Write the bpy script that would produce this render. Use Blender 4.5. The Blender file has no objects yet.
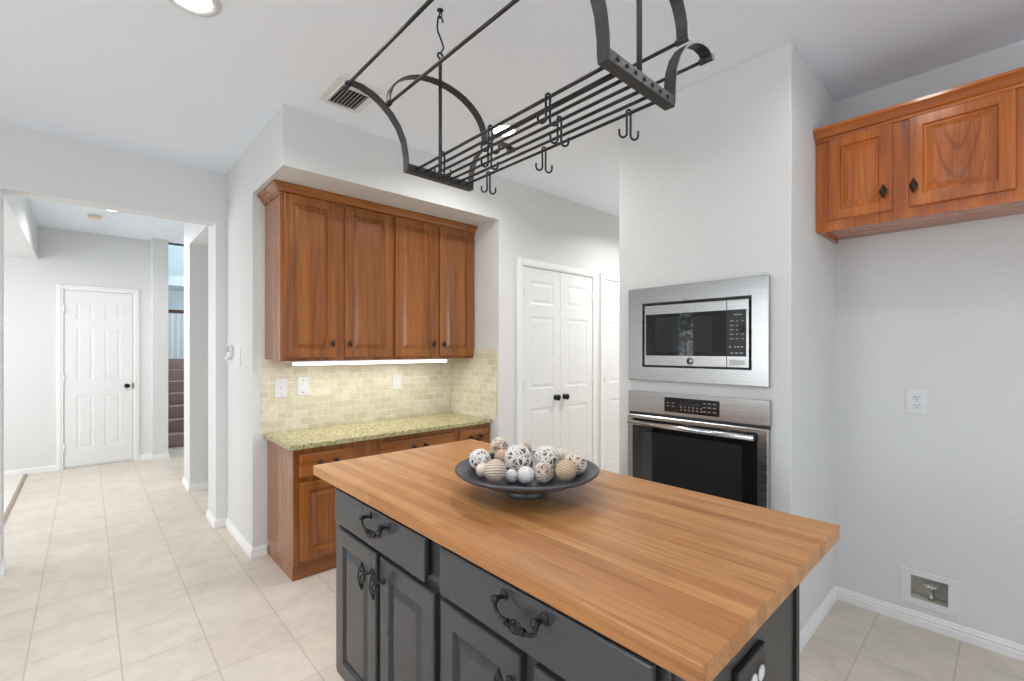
import bpy, bmesh, math, random
from mathutils import Vector, Matrix
C = bpy.context.scene.collection
R = math.radians
PI = math.pi

# ------------------------------------------------------------------ camera, world, exposure
cam_data = bpy.data.cameras.new('camera')
cam = bpy.data.objects.new('camera', cam_data); C.objects.link(cam)
cam.location = (0, 0, 1.43)
cam.rotation_euler = (R(90), 0, R(-42.75))
cam_data.sensor_width = 36; cam_data.lens = 36*460/1024
cam_data.shift_y = 8.5/1024
cam_data.clip_start = 0.05
bpy.context.scene.camera = cam

world = bpy.data.worlds.new('world'); bpy.context.scene.world = world
world.use_nodes = True
bg = world.node_tree.nodes['Background']
bg.inputs[0].default_value = (0.80, 0.90, 1.0, 1); bg.inputs[1].default_value = 4.0

vs = bpy.context.scene.view_settings
vs.view_transform = 'Standard'; vs.look = 'None'; vs.exposure = 0.1; vs.gamma = 1; vs.use_curve_mapping = False
bpy.context.scene.cycles.max_bounces = 12
bpy.context.scene.cycles.diffuse_bounces = 8
bpy.context.scene.cycles.caustics_reflective = False
bpy.context.scene.cycles.sample_clamp_indirect = 6
bpy.context.scene.cycles.use_denoising = True

def area(name, loc, rot, sx, sy, power, col=(1, 1, 1), spread=180):
    l = bpy.data.lights.new(name, 'AREA'); l.shape = 'RECTANGLE'; l.size = sx; l.size_y = sy
    l.energy = power; l.color = col; l.spread = R(spread)
    o = bpy.data.objects.new(name, l); C.objects.link(o); o.location = loc; o.rotation_euler = rot
    return o
DAY = (0.97, 0.985, 1.0)
# area lamps standing in for daylight, set just inside the unseen windows
area('daylight_left_near', (-2.83, 1.60, 1.55), (0, R(-90), 0), 1.5, 1.0, 26, DAY)
area('daylight_left_rear', (-2.83, -0.05, 1.55), (0, R(-90), 0), 1.5, 1.3, 2, DAY)
area('daylight_rear', (0.6, -2.63, 1.5), (R(90), 0, 0), 3.0, 1.9, 2.5, DAY)
area('daylight_hall', (-2.83, 6.2, 1.6), (0, R(-90), 0), 1.6, 1.6, 54, DAY)
area('daylight_stairwell', (3.22, 9.6, 2.7), (0, R(90), 0), 2.2, 1.8, 62, (0.94, 0.98, 1.0))
area('daylight_passage', (3.19, 5.1, 1.4), (0, R(90), 0), 1.1, 0.5, 5, DAY)

# ------------------------------------------------------------------ node materials
def new_mat(name):
    m = bpy.data.materials.new(name); m.use_nodes = True
    nt = m.node_tree; b = nt.nodes['Principled BSDF']
    return m, nt, b
def lin(r, g, b):
    f = lambda c: (c/255/12.92) if c/255 <= 0.04045 else ((c/255+0.055)/1.055)**2.4
    return (f(r), f(g), f(b), 1)
def node(nt, typ, **kw):
    n = nt.nodes.new(typ)
    for k, v in kw.items():
        if k.startswith('i_'): n.inputs[k[2:].replace('_', ' ')].default_value = v
        else: setattr(n, k, v)
    return n
def mapping(nt, scale=(1, 1, 1), rot=(0, 0, 0), loc=(0, 0, 0), coord='Object', rand=0.0):
    tc = node(nt, 'ShaderNodeTexCoord'); mp = node(nt, 'ShaderNodeMapping')
    src = tc.outputs[coord]
    if rand:
        oi = node(nt, 'ShaderNodeObjectInfo'); mul = node(nt, 'ShaderNodeVectorMath', operation='MULTIPLY_ADD')
        cx = node(nt, 'ShaderNodeCombineXYZ')
        for i in range(3): nt.links.new(oi.outputs['Random'], cx.inputs[i])
        nt.links.new(cx.outputs[0], mul.inputs[0]); mul.inputs[1].default_value = (rand, rand*.7, rand*1.3)
        nt.links.new(src, mul.inputs[2]); src = mul.outputs[0]
    nt.links.new(src, mp.inputs[0])
    mp.inputs['Scale'].default_value = scale; mp.inputs['Rotation'].default_value = rot; mp.inputs['Location'].default_value = loc
    return mp.outputs[0]
def ramp(nt, fac, stops):
    r = node(nt, 'ShaderNodeValToRGB'); nt.links.new(fac, r.inputs[0])
    el = r.color_ramp.elements
    while len(el) < len(stops): el.new(0.5)
    for e, (p, c) in zip(el, stops): e.position = p; e.color = c
    return r.outputs[0]
def mix(nt, fac, a, b, typ='MIX'):
    m = node(nt, 'ShaderNodeMix', data_type='RGBA', blend_type=typ)
    for s, v in ((0, fac), (6, a), (7, b)):
        if hasattr(v, 'is_linked'): nt.links.new(v, m.inputs[s])
        else: m.inputs[s].default_value = v
    return m.outputs[2]
def bump(nt, b, height, strength, dist=0.002):
    bp = node(nt, 'ShaderNodeBump'); bp.inputs['Strength'].default_value = strength; bp.inputs['Distance'].default_value = dist
    nt.links.new(height, bp.inputs['Height']); nt.links.new(bp.outputs[0], b.inputs['Normal'])

def plain(name, col, rough=0.5, metal=0.0, bump_s=0.0, bscale=40, spec=None, coat=0, emit=None):
    m, nt, b = new_mat(name)
    v = mapping(nt); n = node(nt, 'ShaderNodeTexNoise', i_Scale=bscale, i_Detail=3.0); nt.links.new(v, n.inputs['Vector'])
    c2 = tuple(c*0.94 for c in col[:3]) + (1,)
    nt.links.new(ramp(nt, n.outputs['Fac'], [(0.3, c2), (0.7, col)]), b.inputs['Base Color'])
    b.inputs['Roughness'].default_value = rough; b.inputs['Metallic'].default_value = metal
    if spec is not None: b.inputs['Specular IOR Level'].default_value = spec
    if coat: b.inputs['Coat Weight'].default_value = coat; b.inputs['Coat Roughness'].default_value = 0.1
    if bump_s: bump(nt, b, n.outputs['Fac'], bump_s)
    if emit: b.inputs['Emission Color'].default_value = emit[0]; b.inputs['Emission Strength'].default_value = emit[1]
    return m

def wall_mat(name, col, strength=0.25, rough=0.6):
    m, nt, b = new_mat(name)
    v = mapping(nt)
    n1 = node(nt, 'ShaderNodeTexNoise', i_Scale=9.0, i_Detail=4.0, i_Distortion=1.2); nt.links.new(v, n1.inputs['Vector'])
    n2 = node(nt, 'ShaderNodeTexNoise', i_Scale=70.0, i_Detail=2.0); nt.links.new(v, n2.inputs['Vector'])
    r1 = ramp(nt, n1.outputs['Fac'], [(0.47, (0, 0, 0, 1)), (0.56, (1, 1, 1, 1))])
    h = mix(nt, 0.3, r1, n2.outputs['Color'])
    bump(nt, b, h, strength, 0.004)
    b.inputs['Base Color'].default_value = col; b.inputs['Roughness'].default_value = rough
    return m

def oak_mat(name, dark, mid, light, along='Z', rough=0.24, coat=0.35, rings=None):
    """stained oak: fine pores along the grain, soft broad figure, or cathedral rings round a point"""
    m, nt, b = new_mat(name)
    sc = {'Z': (85, 85, 2.4), 'X': (2.4, 85, 85), 'Y': (85, 2.4, 85)}[along]
    n = node(nt, 'ShaderNodeTexNoise', i_Scale=1.5, i_Detail=5.0, i_Roughness=0.6, i_Distortion=0.3); nt.links.new(mapping(nt, scale=sc, rand=7.0), n.inputs['Vector'])
    sc2 = {'Z': (14, 14, 0.7), 'X': (0.7, 14, 14), 'Y': (14, 0.7, 14)}[along]
    n2 = node(nt, 'ShaderNodeTexNoise', i_Scale=1.0, i_Detail=3.0, i_Distortion=0.8); nt.links.new(mapping(nt, scale=sc2, rand=5.0), n2.inputs['Vector'])
    f = node(nt, 'ShaderNodeMath', operation='MULTIPLY_ADD'); nt.links.new(n2.outputs['Fac'], f.inputs[0]); f.inputs[1].default_value = 0.6
    g = node(nt, 'ShaderNodeMath', operation='MULTIPLY'); nt.links.new(n.outputs['Fac'], g.inputs[0]); g.inputs[1].default_value = 0.4
    nt.links.new(g.outputs[0], f.inputs[2])
    col = ramp(nt, f.outputs[0], [(0.36, light), (0.52, mid), (0.68, dark)])
    if rings:
        w = node(nt, 'ShaderNodeTexWave', wave_type='RINGS', rings_direction='Y', wave_profile='SIN', i_Scale=1.0, i_Distortion=1.6, i_Detail=2.0)
        w.inputs['Detail Scale'].default_value = 1.2
        nt.links.new(mapping(nt, scale=(rings[2], 1, rings[3]), loc=(-rings[0]*rings[2], 0, -rings[1]*rings[3])), w.inputs['Vector'])
        rf = ramp(nt, w.outputs['Fac'], [(0.80, (0, 0, 0, 1)), (0.98, (0.6, 0.6, 0.6, 1))])
        col = mix(nt, rf, col, dark)
    nt.links.new(col, b.inputs['Base Color'])
    b.inputs['Roughness'].default_value = rough
    b.inputs['Coat Weight'].default_value = coat; b.inputs['Coat Roughness'].default_value = 0.12
    bump(nt, b, n.outputs['Fac'], 0.03, 0.0004)
    return m

def butcher_mat():
    m, nt, b = new_mat('butcher_block')
    tc = node(nt, 'ShaderNodeTexCoord'); sp = node(nt, 'ShaderNodeSeparateXYZ'); nt.links.new(tc.outputs['Object'], sp.inputs[0])
    cb = node(nt, 'ShaderNodeCombineXYZ'); nt.links.new(sp.outputs['Y'], cb.inputs[0]); nt.links.new(sp.outputs['X'], cb.inputs[1])
    br = node(nt, 'ShaderNodeTexBrick', offset=0.37, offset_frequency=3, squash=1.35, squash_frequency=2)
    nt.links.new(cb.outputs[0], br.inputs['Vector'])
    br.inputs['Scale'].default_value = 1.0; br.inputs['Mortar Size'].default_value = 0.0007; br.inputs['Mortar Smooth'].default_value = 0.6
    br.inputs['Brick Width'].default_value = 1.15; br.inputs['Row Height'].default_value = 0.0442
    br.inputs['Color1'].default_value = lin(170, 113, 66); br.inputs['Color2'].default_value = lin(194, 142, 88); br.inputs['Mortar'].default_value = lin(152, 98, 56)
    # second set of strips so neighbouring staves differ more
    v = mapping(nt, scale=(70, 2.2, 70)); n = node(nt, 'ShaderNodeTexNoise', i_Scale=1.0, i_Detail=6.0, i_Roughness=0.65); nt.links.new(v, n.inputs['Vector'])
    g = ramp(nt, n.outputs['Fac'], [(0.3, (0.70, 0.66, 0.60, 1)), (0.5, (1, 1, 1, 1)), (0.72, (1.14, 1.12, 1.05, 1))])
    v3 = mapping(nt, scale=(240, 7, 240)); n3 = node(nt, 'ShaderNodeTexNoise', i_Scale=1.0, i_Detail=3.0); nt.links.new(v3, n3.inputs['Vector'])
    g3 = ramp(nt, n3.outputs['Fac'], [(0.36, (0.80, 0.78, 0.74, 1)), (0.48, (1, 1, 1, 1))])
    c = mix(nt, 1.0, br.outputs['Color'], g, 'MULTIPLY'); c = mix(nt, 0.8, c, g3, 'MULTIPLY')
    nt.links.new(c, b.inputs['Base Color'])
    v4 = mapping(nt, scale=(3, 3, 3)); n4 = node(nt, 'ShaderNodeTexNoise', i_Scale=2.0, i_Detail=4.0); nt.links.new(v4, n4.inputs['Vector'])
    rr = node(nt, 'ShaderNodeMapRange'); nt.links.new(n4.outputs['Fac'], rr.inputs[0]); rr.inputs[3].default_value = 0.30; rr.inputs[4].default_value = 0.5
    nt.links.new(rr.outputs[0], b.inputs['Roughness'])
    bump(nt, b, n3.outputs['Fac'], 0.06, 0.001)
    return m

def brick_mat(name, axes, w, h, offset, c1, c2, mortar, msize, rough, loc=(0, 0), bumpy=0.4, cloud=(0.86, 1.06), spots=6.0, hue2=None):
    m, nt, b = new_mat(name)
    tc = node(nt, 'ShaderNodeTexCoord'); sp = node(nt, 'ShaderNodeSeparateXYZ'); nt.links.new(tc.outputs['Object'], sp.inputs[0])
    cb = node(nt, 'ShaderNodeCombineXYZ')
    nt.links.new(sp.outputs[axes[0]], cb.inputs[0]); nt.links.new(sp.outputs[axes[1]], cb.inputs[1])
    ad = node(nt, 'ShaderNodeVectorMath', operation='ADD'); nt.links.new(cb.outputs[0], ad.inputs[0]); ad.inputs[1].default_value = (loc[0], loc[1], 0)
    br = node(nt, 'ShaderNodeTexBrick', offset=offset); nt.links.new(ad.outputs[0], br.inputs['Vector'])
    for k, vv in (('Scale', 1.0), ('Mortar Size', msize), ('Mortar Smooth', 0.3), ('Brick Width', w), ('Row Height', h), ('Color1', c1), ('Color2', c2), ('Mortar', mortar)): br.inputs[k].default_value = vv
    n = node(nt, 'ShaderNodeTexNoise', i_Scale=spots, i_Detail=5.0, i_Roughness=0.6, i_Distortion=0.6); nt.links.new(tc.outputs['Object'], n.inputs['Vector'])
    a, z = cloud
    g = ramp(nt, n.outputs['Fac'], [(0.32, (a, a, a*0.985, 1)), (0.68, (z, z, z, 1))])
    c = mix(nt, 1.0, br.outputs['Color'], g, 'MULTIPLY')
    if hue2:
        n5 = node(nt, 'ShaderNodeTexNoise', i_Scale=2.3, i_Detail=3.0); nt.links.new(tc.outputs['Object'], n5.inputs['Vector'])
        fr = node(nt, 'ShaderNodeMapRange'); nt.links.new(n5.outputs['Fac'], fr.inputs[0]); fr.inputs[1].default_value = .45; fr.inputs[2].default_value = .75
        c = mix(nt, fr.outputs[0], c, hue2)
    nt.links.new(c, b.inputs['Base Color']); b.inputs['Roughness'].default_value = rough
    inv = node(nt, 'ShaderNodeMath', operation='SUBTRACT'); inv.inputs[0].default_value = 1.0; nt.links.new(br.outputs['Fac'], inv.inputs[1])
    bump(nt, b, inv.outputs[0], bumpy, 0.0025)
    return m

def granite_mat():
    m, nt, b = new_mat('granite')
    v = mapping(nt)
    n = node(nt, 'ShaderNodeTexNoise', i_Scale=55.0, i_Detail=4.0, i_Roughness=0.7); nt.links.new(v, n.inputs['Vector'])
    base = ramp(nt, n.outputs['Fac'], [(0.30, lin(104, 92, 62)), (0.43, lin(152, 142, 98)), (0.55, lin(184, 176, 130)), (0.72, lin(212, 207, 176))])
    vo = node(nt, 'ShaderNodeTexVoronoi', i_Scale=140.0); nt.links.new(v, vo.inputs['Vector'])
    n2 = node(nt, 'ShaderNodeTexNoise', i_Scale=95.0, i_Detail=2.0); nt.links.new(v, n2.inputs['Vector'])
    spk = ramp(nt, n2.outputs['Fac'], [(0.60, (0, 0, 0, 1)), (0.66, (1, 1, 1, 1))])
    c = mix(nt, spk, base, lin(66, 52, 40))
    nt.links.new(c, b.inputs['Base Color']); b.inputs['Roughness'].default_value = 0.18
    return m

def steel_mat(name, col=(0.45, 0.45, 0.446, 1), along='Z', rough=0.27):
    m, nt, b = new_mat(name)
    sc = {'Z': (3, 3, 900), 'X': (900, 3, 3)}[along]
    v = mapping(nt, scale=sc); n = node(nt, 'ShaderNodeTexNoise', i_Scale=1.0, i_Detail=2.0); nt.links.new(v, n.inputs['Vector'])
    rr = node(nt, 'ShaderNodeMapRange'); nt.links.new(n.outputs['Fac'], rr.inputs[0]); rr.inputs[3].default_value = rough-.025; rr.inputs[4].default_value = rough+.025
    nt.links.new(rr.outputs[0], b.inputs['Roughness']); b.inputs['Base Color'].default_value = col; b.inputs['Metallic'].default_value = 1.0
    if along == 'Z':
        tg = node(nt, 'ShaderNodeTangent', direction_type='RADIAL', axis='Z'); nt.links.new(tg.outputs[0], b.inputs['Tangent']); b.inputs['Anisotropic'].default_value = 0.75
    return m

M = {}
M['wall'] = wall_mat('wall_paint', lin(212, 212, 210), 0.2)
M['wall_smooth'] = wall_mat('wall_paint_hall', lin(214, 214, 213), 0.06)
M['ceiling'] = wall_mat('ceiling_paint', lin(231, 237, 245), 0.12, 0.8)
M['blue_wall'] = wall_mat('stair_wall_paint', lin(206, 216, 219), 0.05)
M['white'] = plain('white_trim', lin(232, 232, 230), 0.38)
M['door_white'] = plain('door_paint', lin(226, 226, 225), 0.42)
M['plate'] = plain('white_plastic', lin(218, 218, 218), 0.35)
M['floor'] = brick_mat('floor_tile', 'XY', 0.318, 0.318, 0.0, lin(210, 200, 188), lin(204, 193, 180), lin(186, 174, 161), 0.0036, 0.42, loc=(-0.115, -0.482+0.318), bumpy=0.25, cloud=(0.90, 1.05), spots=7.0, hue2=None)
M['tile'] = brick_mat('travertine', 'XZ', 0.104, 0.052, 0.5, lin(218, 211, 192), lin(200, 190, 164), lin(226, 222, 210), 0.0022, 0.5, loc=(0, 0.006), bumpy=0.5, spots=22.0, cloud=(.9, 1.05))
M['tile_side'] = brick_mat('travertine_side', 'YZ', 0.104, 0.052, 0.5, lin(218, 211, 192), lin(200, 190, 164), lin(226, 222, 210), 0.0022, 0.5, loc=(0.03, 0.006), bumpy=0.5, spots=22.0, cloud=(.9, 1.05))
OD, OM, OL = lin(104, 58, 20), lin(136, 78, 29), lin(158, 96, 42)
M['oak'] = oak_mat('oak_vertical', OD, OM, OL, 'Z')
M['oak_h'] = oak_mat('oak_horizontal', OD, OM, OL, 'X')
RD, RM, RL = lin(122, 58, 14), lin(168, 88, 25), lin(194, 110, 36)
M['oak_right'] = oak_mat('oak_bright_vertical', RD, RM, RL, 'Z')
M['oak_right_h'] = oak_mat('oak_bright_horizontal', RD, RM, RL, 'X')
M['oak_cath'] = oak_mat('oak_cathedral_panel', RD, RM, RL, 'Z', rings=(0.528, 2.63, 13.0, 2.4))
M['butcher'] = butcher_mat()
M['granite'] = granite_mat()
M['paint'] = plain('charcoal_paint', lin(62, 63, 66), 0.24, bump_s=0.08, bscale=30)
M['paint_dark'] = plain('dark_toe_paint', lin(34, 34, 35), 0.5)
M['paint_end'] = plain('charcoal_side_paint', lin(66, 64, 61), 0.45, bump_s=0.06)
M['steel'] = steel_mat('brushed_steel')
M['steel_bright'] = steel_mat('polished_steel', (0.68, 0.68, 0.68, 1), 'X', 0.17)
M['glass_black'] = plain('black_glass', (0.008, 0.008, 0.009, 1), 0.03, spec=0.6)
M['glass_grey'] = plain('dark_grey_glass', (0.022, 0.022, 0.024, 1), 0.03, spec=0.6)
M['panel_black'] = plain('black_control_panel', lin(30, 30, 31), 0.35)
M['black'] = plain('black_plastic', lin(28, 28, 28), 0.4)
M['keys'] = plain('grey_key_print', lin(150, 152, 155), 0.5)
M['iron'] = plain('wrought_iron', lin(54, 54, 55), 0.45, 0.2, bump_s=0.12, bscale=60)
M['iron_dark'] = plain('dark_iron', lin(36, 35, 35), 0.42, 0.2, bump_s=0.1, bscale=60)
M['pewter'] = plain('aged_pewter_black', lin(52, 50, 50), 0.28, 0.75)
M['bronze'] = plain('black_bronze_knob', lin(40, 33, 30), 0.32, 0.4)
M['black_knob'] = plain('black_door_knob', lin(18, 18, 18), 0.3, 0.3)
M['bowl'] = plain('slate_grey_wood', lin(66, 68, 74), 0.36, bump_s=0.1, bscale=25)
M['rattan_white'] = plain('white_rattan', lin(232, 228, 222), 0.7)
M['rattan_cream'] = plain('cream_rattan', lin(228, 214, 198), 0.7)
M['ball_tan'] = plain('tan_ribbed_wood', lin(204, 176, 148), 0.7, bump_s=0.2, bscale=60)
M['ball_beige'] = plain('beige_ribbed_wood', lin(214, 200, 184), 0.7, bump_s=0.2, bscale=60)
M['ball_groove'] = plain('brown_cord_gap', lin(158, 128, 100), 0.8)
M['ball_white'] = plain('white_pitted_ball', lin(228, 226, 224), 0.8, bump_s=0.5, bscale=90)
M['ball_gap_shade'] = plain('tan_lattice_gap_shade', lin(168, 144, 122), 0.8)
M['lamp'] = plain('lit_lens', (1, 1, 1, 1), 0.4, emit=((1.0, 0.98, 0.95, 1), 9.0))
M['lamp_tube'] = plain('lit_diffuser', (1, 1, 1, 1), 0.4, emit=((1.0, 1.0, 0.95, 1), 3.0))
M['vent_dark'] = plain('duct_shade_and_dark_parts', lin(52, 52, 52), 0.8)  # shade painted in duct and outlet slots; also dark screws, badge strokes
M['carpet'] = plain('taupe_carpet', lin(150, 132, 124), 0.95, bump_s=0.8, bscale=220)
M['hand_rail'] = plain('dark_walnut_rail', lin(92, 56, 44), 0.35)
M['bare'] = plain('pale_carpet', lin(214, 208, 200), 0.9, bump_s=0.4, bscale=150)
M['strip'] = plain('tan_threshold', lin(150, 134, 116), 0.5)
M['metal_valve'] = plain('chrome_valve', lin(190, 190, 192), 0.3, 0.8)
M['box_grey'] = plain('galvanised_box', lin(200, 196, 184), 0.6)
M['glass_win'] = None
m, nt, b = new_mat('window_glass'); b.inputs['Roughness'].default_value = 0.0; b.inputs['Transmission Weight'].default_value = 1.0; b.inputs['IOR'].default_value = 1.02
M['glass_win'] = m

# ------------------------------------------------------------------ mesh helpers
class MB:
    def __init__(s): s.bm = bmesh.new()
    def quad(s, pts, mi=0, smooth=False):
        f = s.bm.faces.new([s.bm.verts.new(p) for p in pts]); f.material_index = mi; f.smooth = smooth; return f
    def box(s, x0, x1, y0, y1, z0, z1, bev=0.0, seg=2, mi=0):
        v = [s.bm.verts.new(p) for p in ((x0,y0,z0),(x1,y0,z0),(x1,y1,z0),(x0,y1,z0),(x0,y0,z1),(x1,y0,z1),(x1,y1,z1),(x0,y1,z1))]
        fs = [s.bm.faces.new([v[i] for i in q]) for q in ((0,3,2,1),(4,5,6,7),(0,1,5,4),(1,2,6,5),(2,3,7,6),(3,0,4,7))]
        for f in fs: f.material_index = mi
        if bev:
            es = {e for f in fs for e in f.edges}
            r = bmesh.ops.bevel(s.bm, geom=list(es), offset=bev, segments=seg, profile=0.6, affect='EDGES')
            for f in r['faces']: f.material_index = mi
        return s
    def loft(s, loops, closed=True, cap=True, smooth=False, mi=0):
        rows = [[s.bm.verts.new(p) for p in l] for l in loops]; n = len(rows[0])
        for a, b in zip(rows, rows[1:]):
            for i in range(n if closed else n-1):
                j = (i+1) % n
                f = s.bm.faces.new((a[i], a[j], b[j], b[i])); f.smooth = smooth; f.material_index = mi
        if cap:
            for r in (rows[0][::-1], rows[-1]):
                try:
                    f = s.bm.faces.new(r); f.material_index = mi
                except ValueError: pass
        return rows
    def tube(s, pts, r, seg=8, closed=False, mi=0):
        pts = [Vector(p) for p in pts]; n = len(pts); loops = []
        t0 = (pts[1]-pts[0]).normalized()
        up = Vector((0, 0, 1)) if abs(t0.z) < 0.9 else Vector((1, 0, 0))
        nrm = t0.cross(up).normalized()
        for i, p in enumerate(pts):
            if closed: t = (pts[(i+1) % n]-pts[i-1]).normalized()
            else: t = (pts[min(i+1, n-1)]-pts[max(i-1, 0)]).normalized()
            nrm = (nrm - t*nrm.dot(t))
            if nrm.length < 1e-6: nrm = t.orthogonal()
            nrm.normalize(); bn = t.cross(nrm)
            rr = r[i] if isinstance(r, (list, tuple)) else r
            loops.append([p + nrm*math.cos(2*PI*k/seg)*rr + bn*math.sin(2*PI*k/seg)*rr for k in range(seg)])
        if closed: loops.append(loops[0])
        s.loft(loops, True, not closed, True, mi); return s
    def lathe(s, prof, seg=24, c=(0, 0, 0), axis='Z', mi=0, smooth=True):
        c = Vector(c); loops = []
        for r, h in prof:
            r = max(r, 1e-5)
            l = []
            for k in range(seg):
                a = 2*PI*k/seg; x, y = r*math.cos(a), r*math.sin(a)
                l.append(c + Vector({'Z': (x, y, h), 'Y': (x, h, y), 'X': (h, x, y)}[axis]))
            loops.append(l)
        s.loft(loops, True, True, smooth, mi); return s
    def band(s, pts, w0, w1, t, mi=0):
        """flat strap along an XZ path, width from y=w0 to w1, thickness t"""
        pts = [Vector((p[0], 0, p[1])) for p in pts]; loops = []
        for i, p in enumerate(pts):
            tg = (pts[min(i+1, len(pts)-1)]-pts[max(i-1, 0)]).normalized(); nn = Vector((-tg.z, 0, tg.x))*t/2
            loops.append([(p.x+nn.x, w0, p.z+nn.z), (p.x+nn.x, w1, p.z+nn.z), (p.x-nn.x, w1, p.z-nn.z), (p.x-nn.x, w0, p.z-nn.z)])
        s.loft(loops, True, True, False, mi); return s
    def prism(s, sec, p0, p1, out, mi=0):
        """profile sec [(outward, z)] swept straight from p0 to p1 (xy), outward = unit xy"""
        loops = []
        for p in (p0, p1): loops.append([(p[0]+out[0]*o, p[1]+out[1]*o, z) for o, z in sec])
        s.loft(loops, True, True, False, mi); return s
    def slab(s, x0, x1, z0, z1, yf, t, panels, prof, edge=0.004, mi_panel=0, mi=0):
        """a door or drawer front: outer face at y=yf (towards -y), thickness t, moulded panels"""
        e = edge
        def rect(i, y): return [(x0+i, y, z0+i), (x1-i, y, z0+i), (x1-i, y, z1-i), (x0+i, y, z1-i)]
        rows = s.loft([rect(0, yf+t), rect(0, yf+e), rect(e*0.3, yf+e*0.3), rect(e, yf)], True, False, False, mi)
        s.bm.faces.new(rows[0][::-1]).material_index = mi
        X = sorted({x0+e, x1-e} | {p[0] for p in panels} | {p[1] for p in panels})
        Z = sorted({z0+e, z1-e} | {p[2] for p in panels} | {p[3] for p in panels})
        for i in range(len(X)-1):
            for j in range(len(Z)-1):
                cx, cz = (X[i]+X[i+1])/2, (Z[j]+Z[j+1])/2
                if any(p[0] < cx < p[1] and p[2] < cz < p[3] for p in panels): continue
                s.quad([(X[i], yf, Z[j]), (X[i+1], yf, Z[j]), (X[i+1], yf, Z[j+1]), (X[i], yf, Z[j+1])], mi)
        for a, b_, c_, d in panels:
            ls = [[(a+i, yf+y, c_+i), (b_-i, yf+y, c_+i), (b_-i, yf+y, d-i), (a+i, yf+y, d-i)] for i, y in prof]
            rows = s.loft(ls, True, False, False, mi)
            s.bm.faces.new(rows[-1]).material_index = mi_panel
        return s
    def build(s, name, mats, parent=None, loc=(0, 0, 0), rot=None):
        bmesh.ops.remove_doubles(s.bm, verts=s.bm.verts, dist=1e-6)
        bmesh.ops.recalc_face_normals(s.bm, faces=s.bm.faces)
        me = bpy.data.meshes.new(name); s.bm.to_mesh(me); s.bm.free()
        for mm in (mats if isinstance(mats, (list, tuple)) else [mats]): me.materials.append(mm)
        o = bpy.data.objects.new(name, me); C.objects.link(o); o.location = loc
        if rot: o.rotation_euler = rot
        if parent: o.parent = parent
        return o
CAB = [(0, 0), (0.003, 0.005), (0.006, 0.011), (0.013, 0.011), (0.034, 0.002), (0.037, 0.001)]
DOOR6 = [(0, 0), (0.008, 0.003), (0.014, 0.0045), (0.022, 0.0045), (0.044, 0.001), (0.048, 0.001)]

def tag(o, label, cat, group=None):
    o['label'] = label; o['category'] = cat
    if group: o['group'] = group
    return o
def thing(name, label, cat, loc=(0, 0, 0), rotz=0.0, group=None):
    o = bpy.data.objects.new(name, None); C.objects.link(o); o.location = loc; o.rotation_euler = (0, 0, rotz)
    o.empty_display_size = 0.05
    return tag(o, label, cat, group)
def struct(o): o['kind'] = 'structure'; return o
def struct_root(name, loc, rotz=0.0):
    o = bpy.data.objects.new(name, None); C.objects.link(o); o.location = loc; o.rotation_euler = (0, 0, rotz); o['kind'] = 'structure'; return o
def dup(root, loc, label=None, rot=None, scale=None):
    r = root.copy(); C.objects.link(r); r.location = loc
    if rot is not None: r.rotation_euler = rot
    if scale is not None: r.scale = (scale,)*3
    if label: r['label'] = label
    for ch in root.children:
        c = ch.copy(); C.objects.link(c); c.parent = r
        for g in ch.children:
            d = g.copy(); C.objects.link(d); d.parent = c
    return r
W = -R(90)      # turn for things on walls that face -x (local -y is out of the wall, local x runs towards -y)

# ------------------------------------------------------------------ the setting
H = 2.85
struct(MB().box(-3.2, 5.2, -3.0, 12.2, -0.12, 0.0).build('floor', M['floor']))
struct(MB().box(-3.2, 5.2, -3.0, 7.75, H, H+0.15).build('ceiling', M['ceiling']))
struct(MB().box(-3.2, 5.2, 7.75, 12.2, 4.6, 4.75).build('ceiling_stairwell', M['ceiling']))
# right wall of the fridge nook with the hole of the water box
YB0, YB1, ZB0, ZB1 = 0.208, 0.351, 0.138, 0.256
mb = MB()
mb.box(3.16, 3.30, -2.75, YB0, 0, H); mb.box(3.16, 3.30, YB1, 0.69, 0, H)
mb.box(3.16, 3.30, YB0, YB1, 0, ZB0); mb.box(3.16, 3.30, YB0, YB1, ZB1, H)
struct(mb.build('wall_right', M['wall']))
struct(MB().box(2.384, 3.30, 0.683, 1.617, 0, H, 0.006).build('wall_oven', M['wall']))
struct(MB().box(2.486, 5.2, 2.85, 3.0, 0, H).build('wall_pantry', M['wall']))
struct(MB().box(2.486, 2.60, 3.0, 3.53, 0, H).build('wall_niche_side', M['wall']))
struct(MB().box(0.833, 2.60, 3.516, 4.304, 0, H).build('wall_niche_back', M['wall']))
struct(MB().box(0.833, 2.486, 2.85, 3.516, 2.494, H).build('wall_niche_soffit', M['wall']))
struct(MB().box(5.05, 5.2, 1.0, 2.85, 0, H).build('wall_pantry_side', M['wall']))
struct(MB().box(3.30, 5.05, 1.0, 1.12, 0, H).build('wall_pantry_rear', M['wall']))  # unseen wall, added to keep sky light out of the alcove
mb = MB()
mb.box(0.757, 3.3, 4.304, 4.62, 0, H)
struct(mb.build('wall_hall_right', M['wall_smooth']))
struct(MB().box(-0.397, 0.757, 4.304, 4.45, 2.44, H).build('wall_hall_header', M['wall_smooth']))
struct(MB().box(-3.0, -0.397, 4.304, 4.45, 0, H).build('wall_hall_left', M['wall_smooth']))
struct(MB().box(0.757, 3.3, 4.62, 5.585, 2.485, H).build('wall_passage_header', M['wall_smooth']))
struct(MB().box(0.757, 3.3, 5.585, 5.95, 0, H, 0.004).build('wall_passage_far', M['wall_smooth']))
struct(MB().box(-3.0, -0.413, 4.45, 7.617, 2.467, H).build('wall_hall_bulkhead', M['wall_smooth']))
struct(MB().box(-3.2, 0.64, 7.617, 7.75, 0, H).build('wall_hall_far', M['wall_smooth']))
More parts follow.
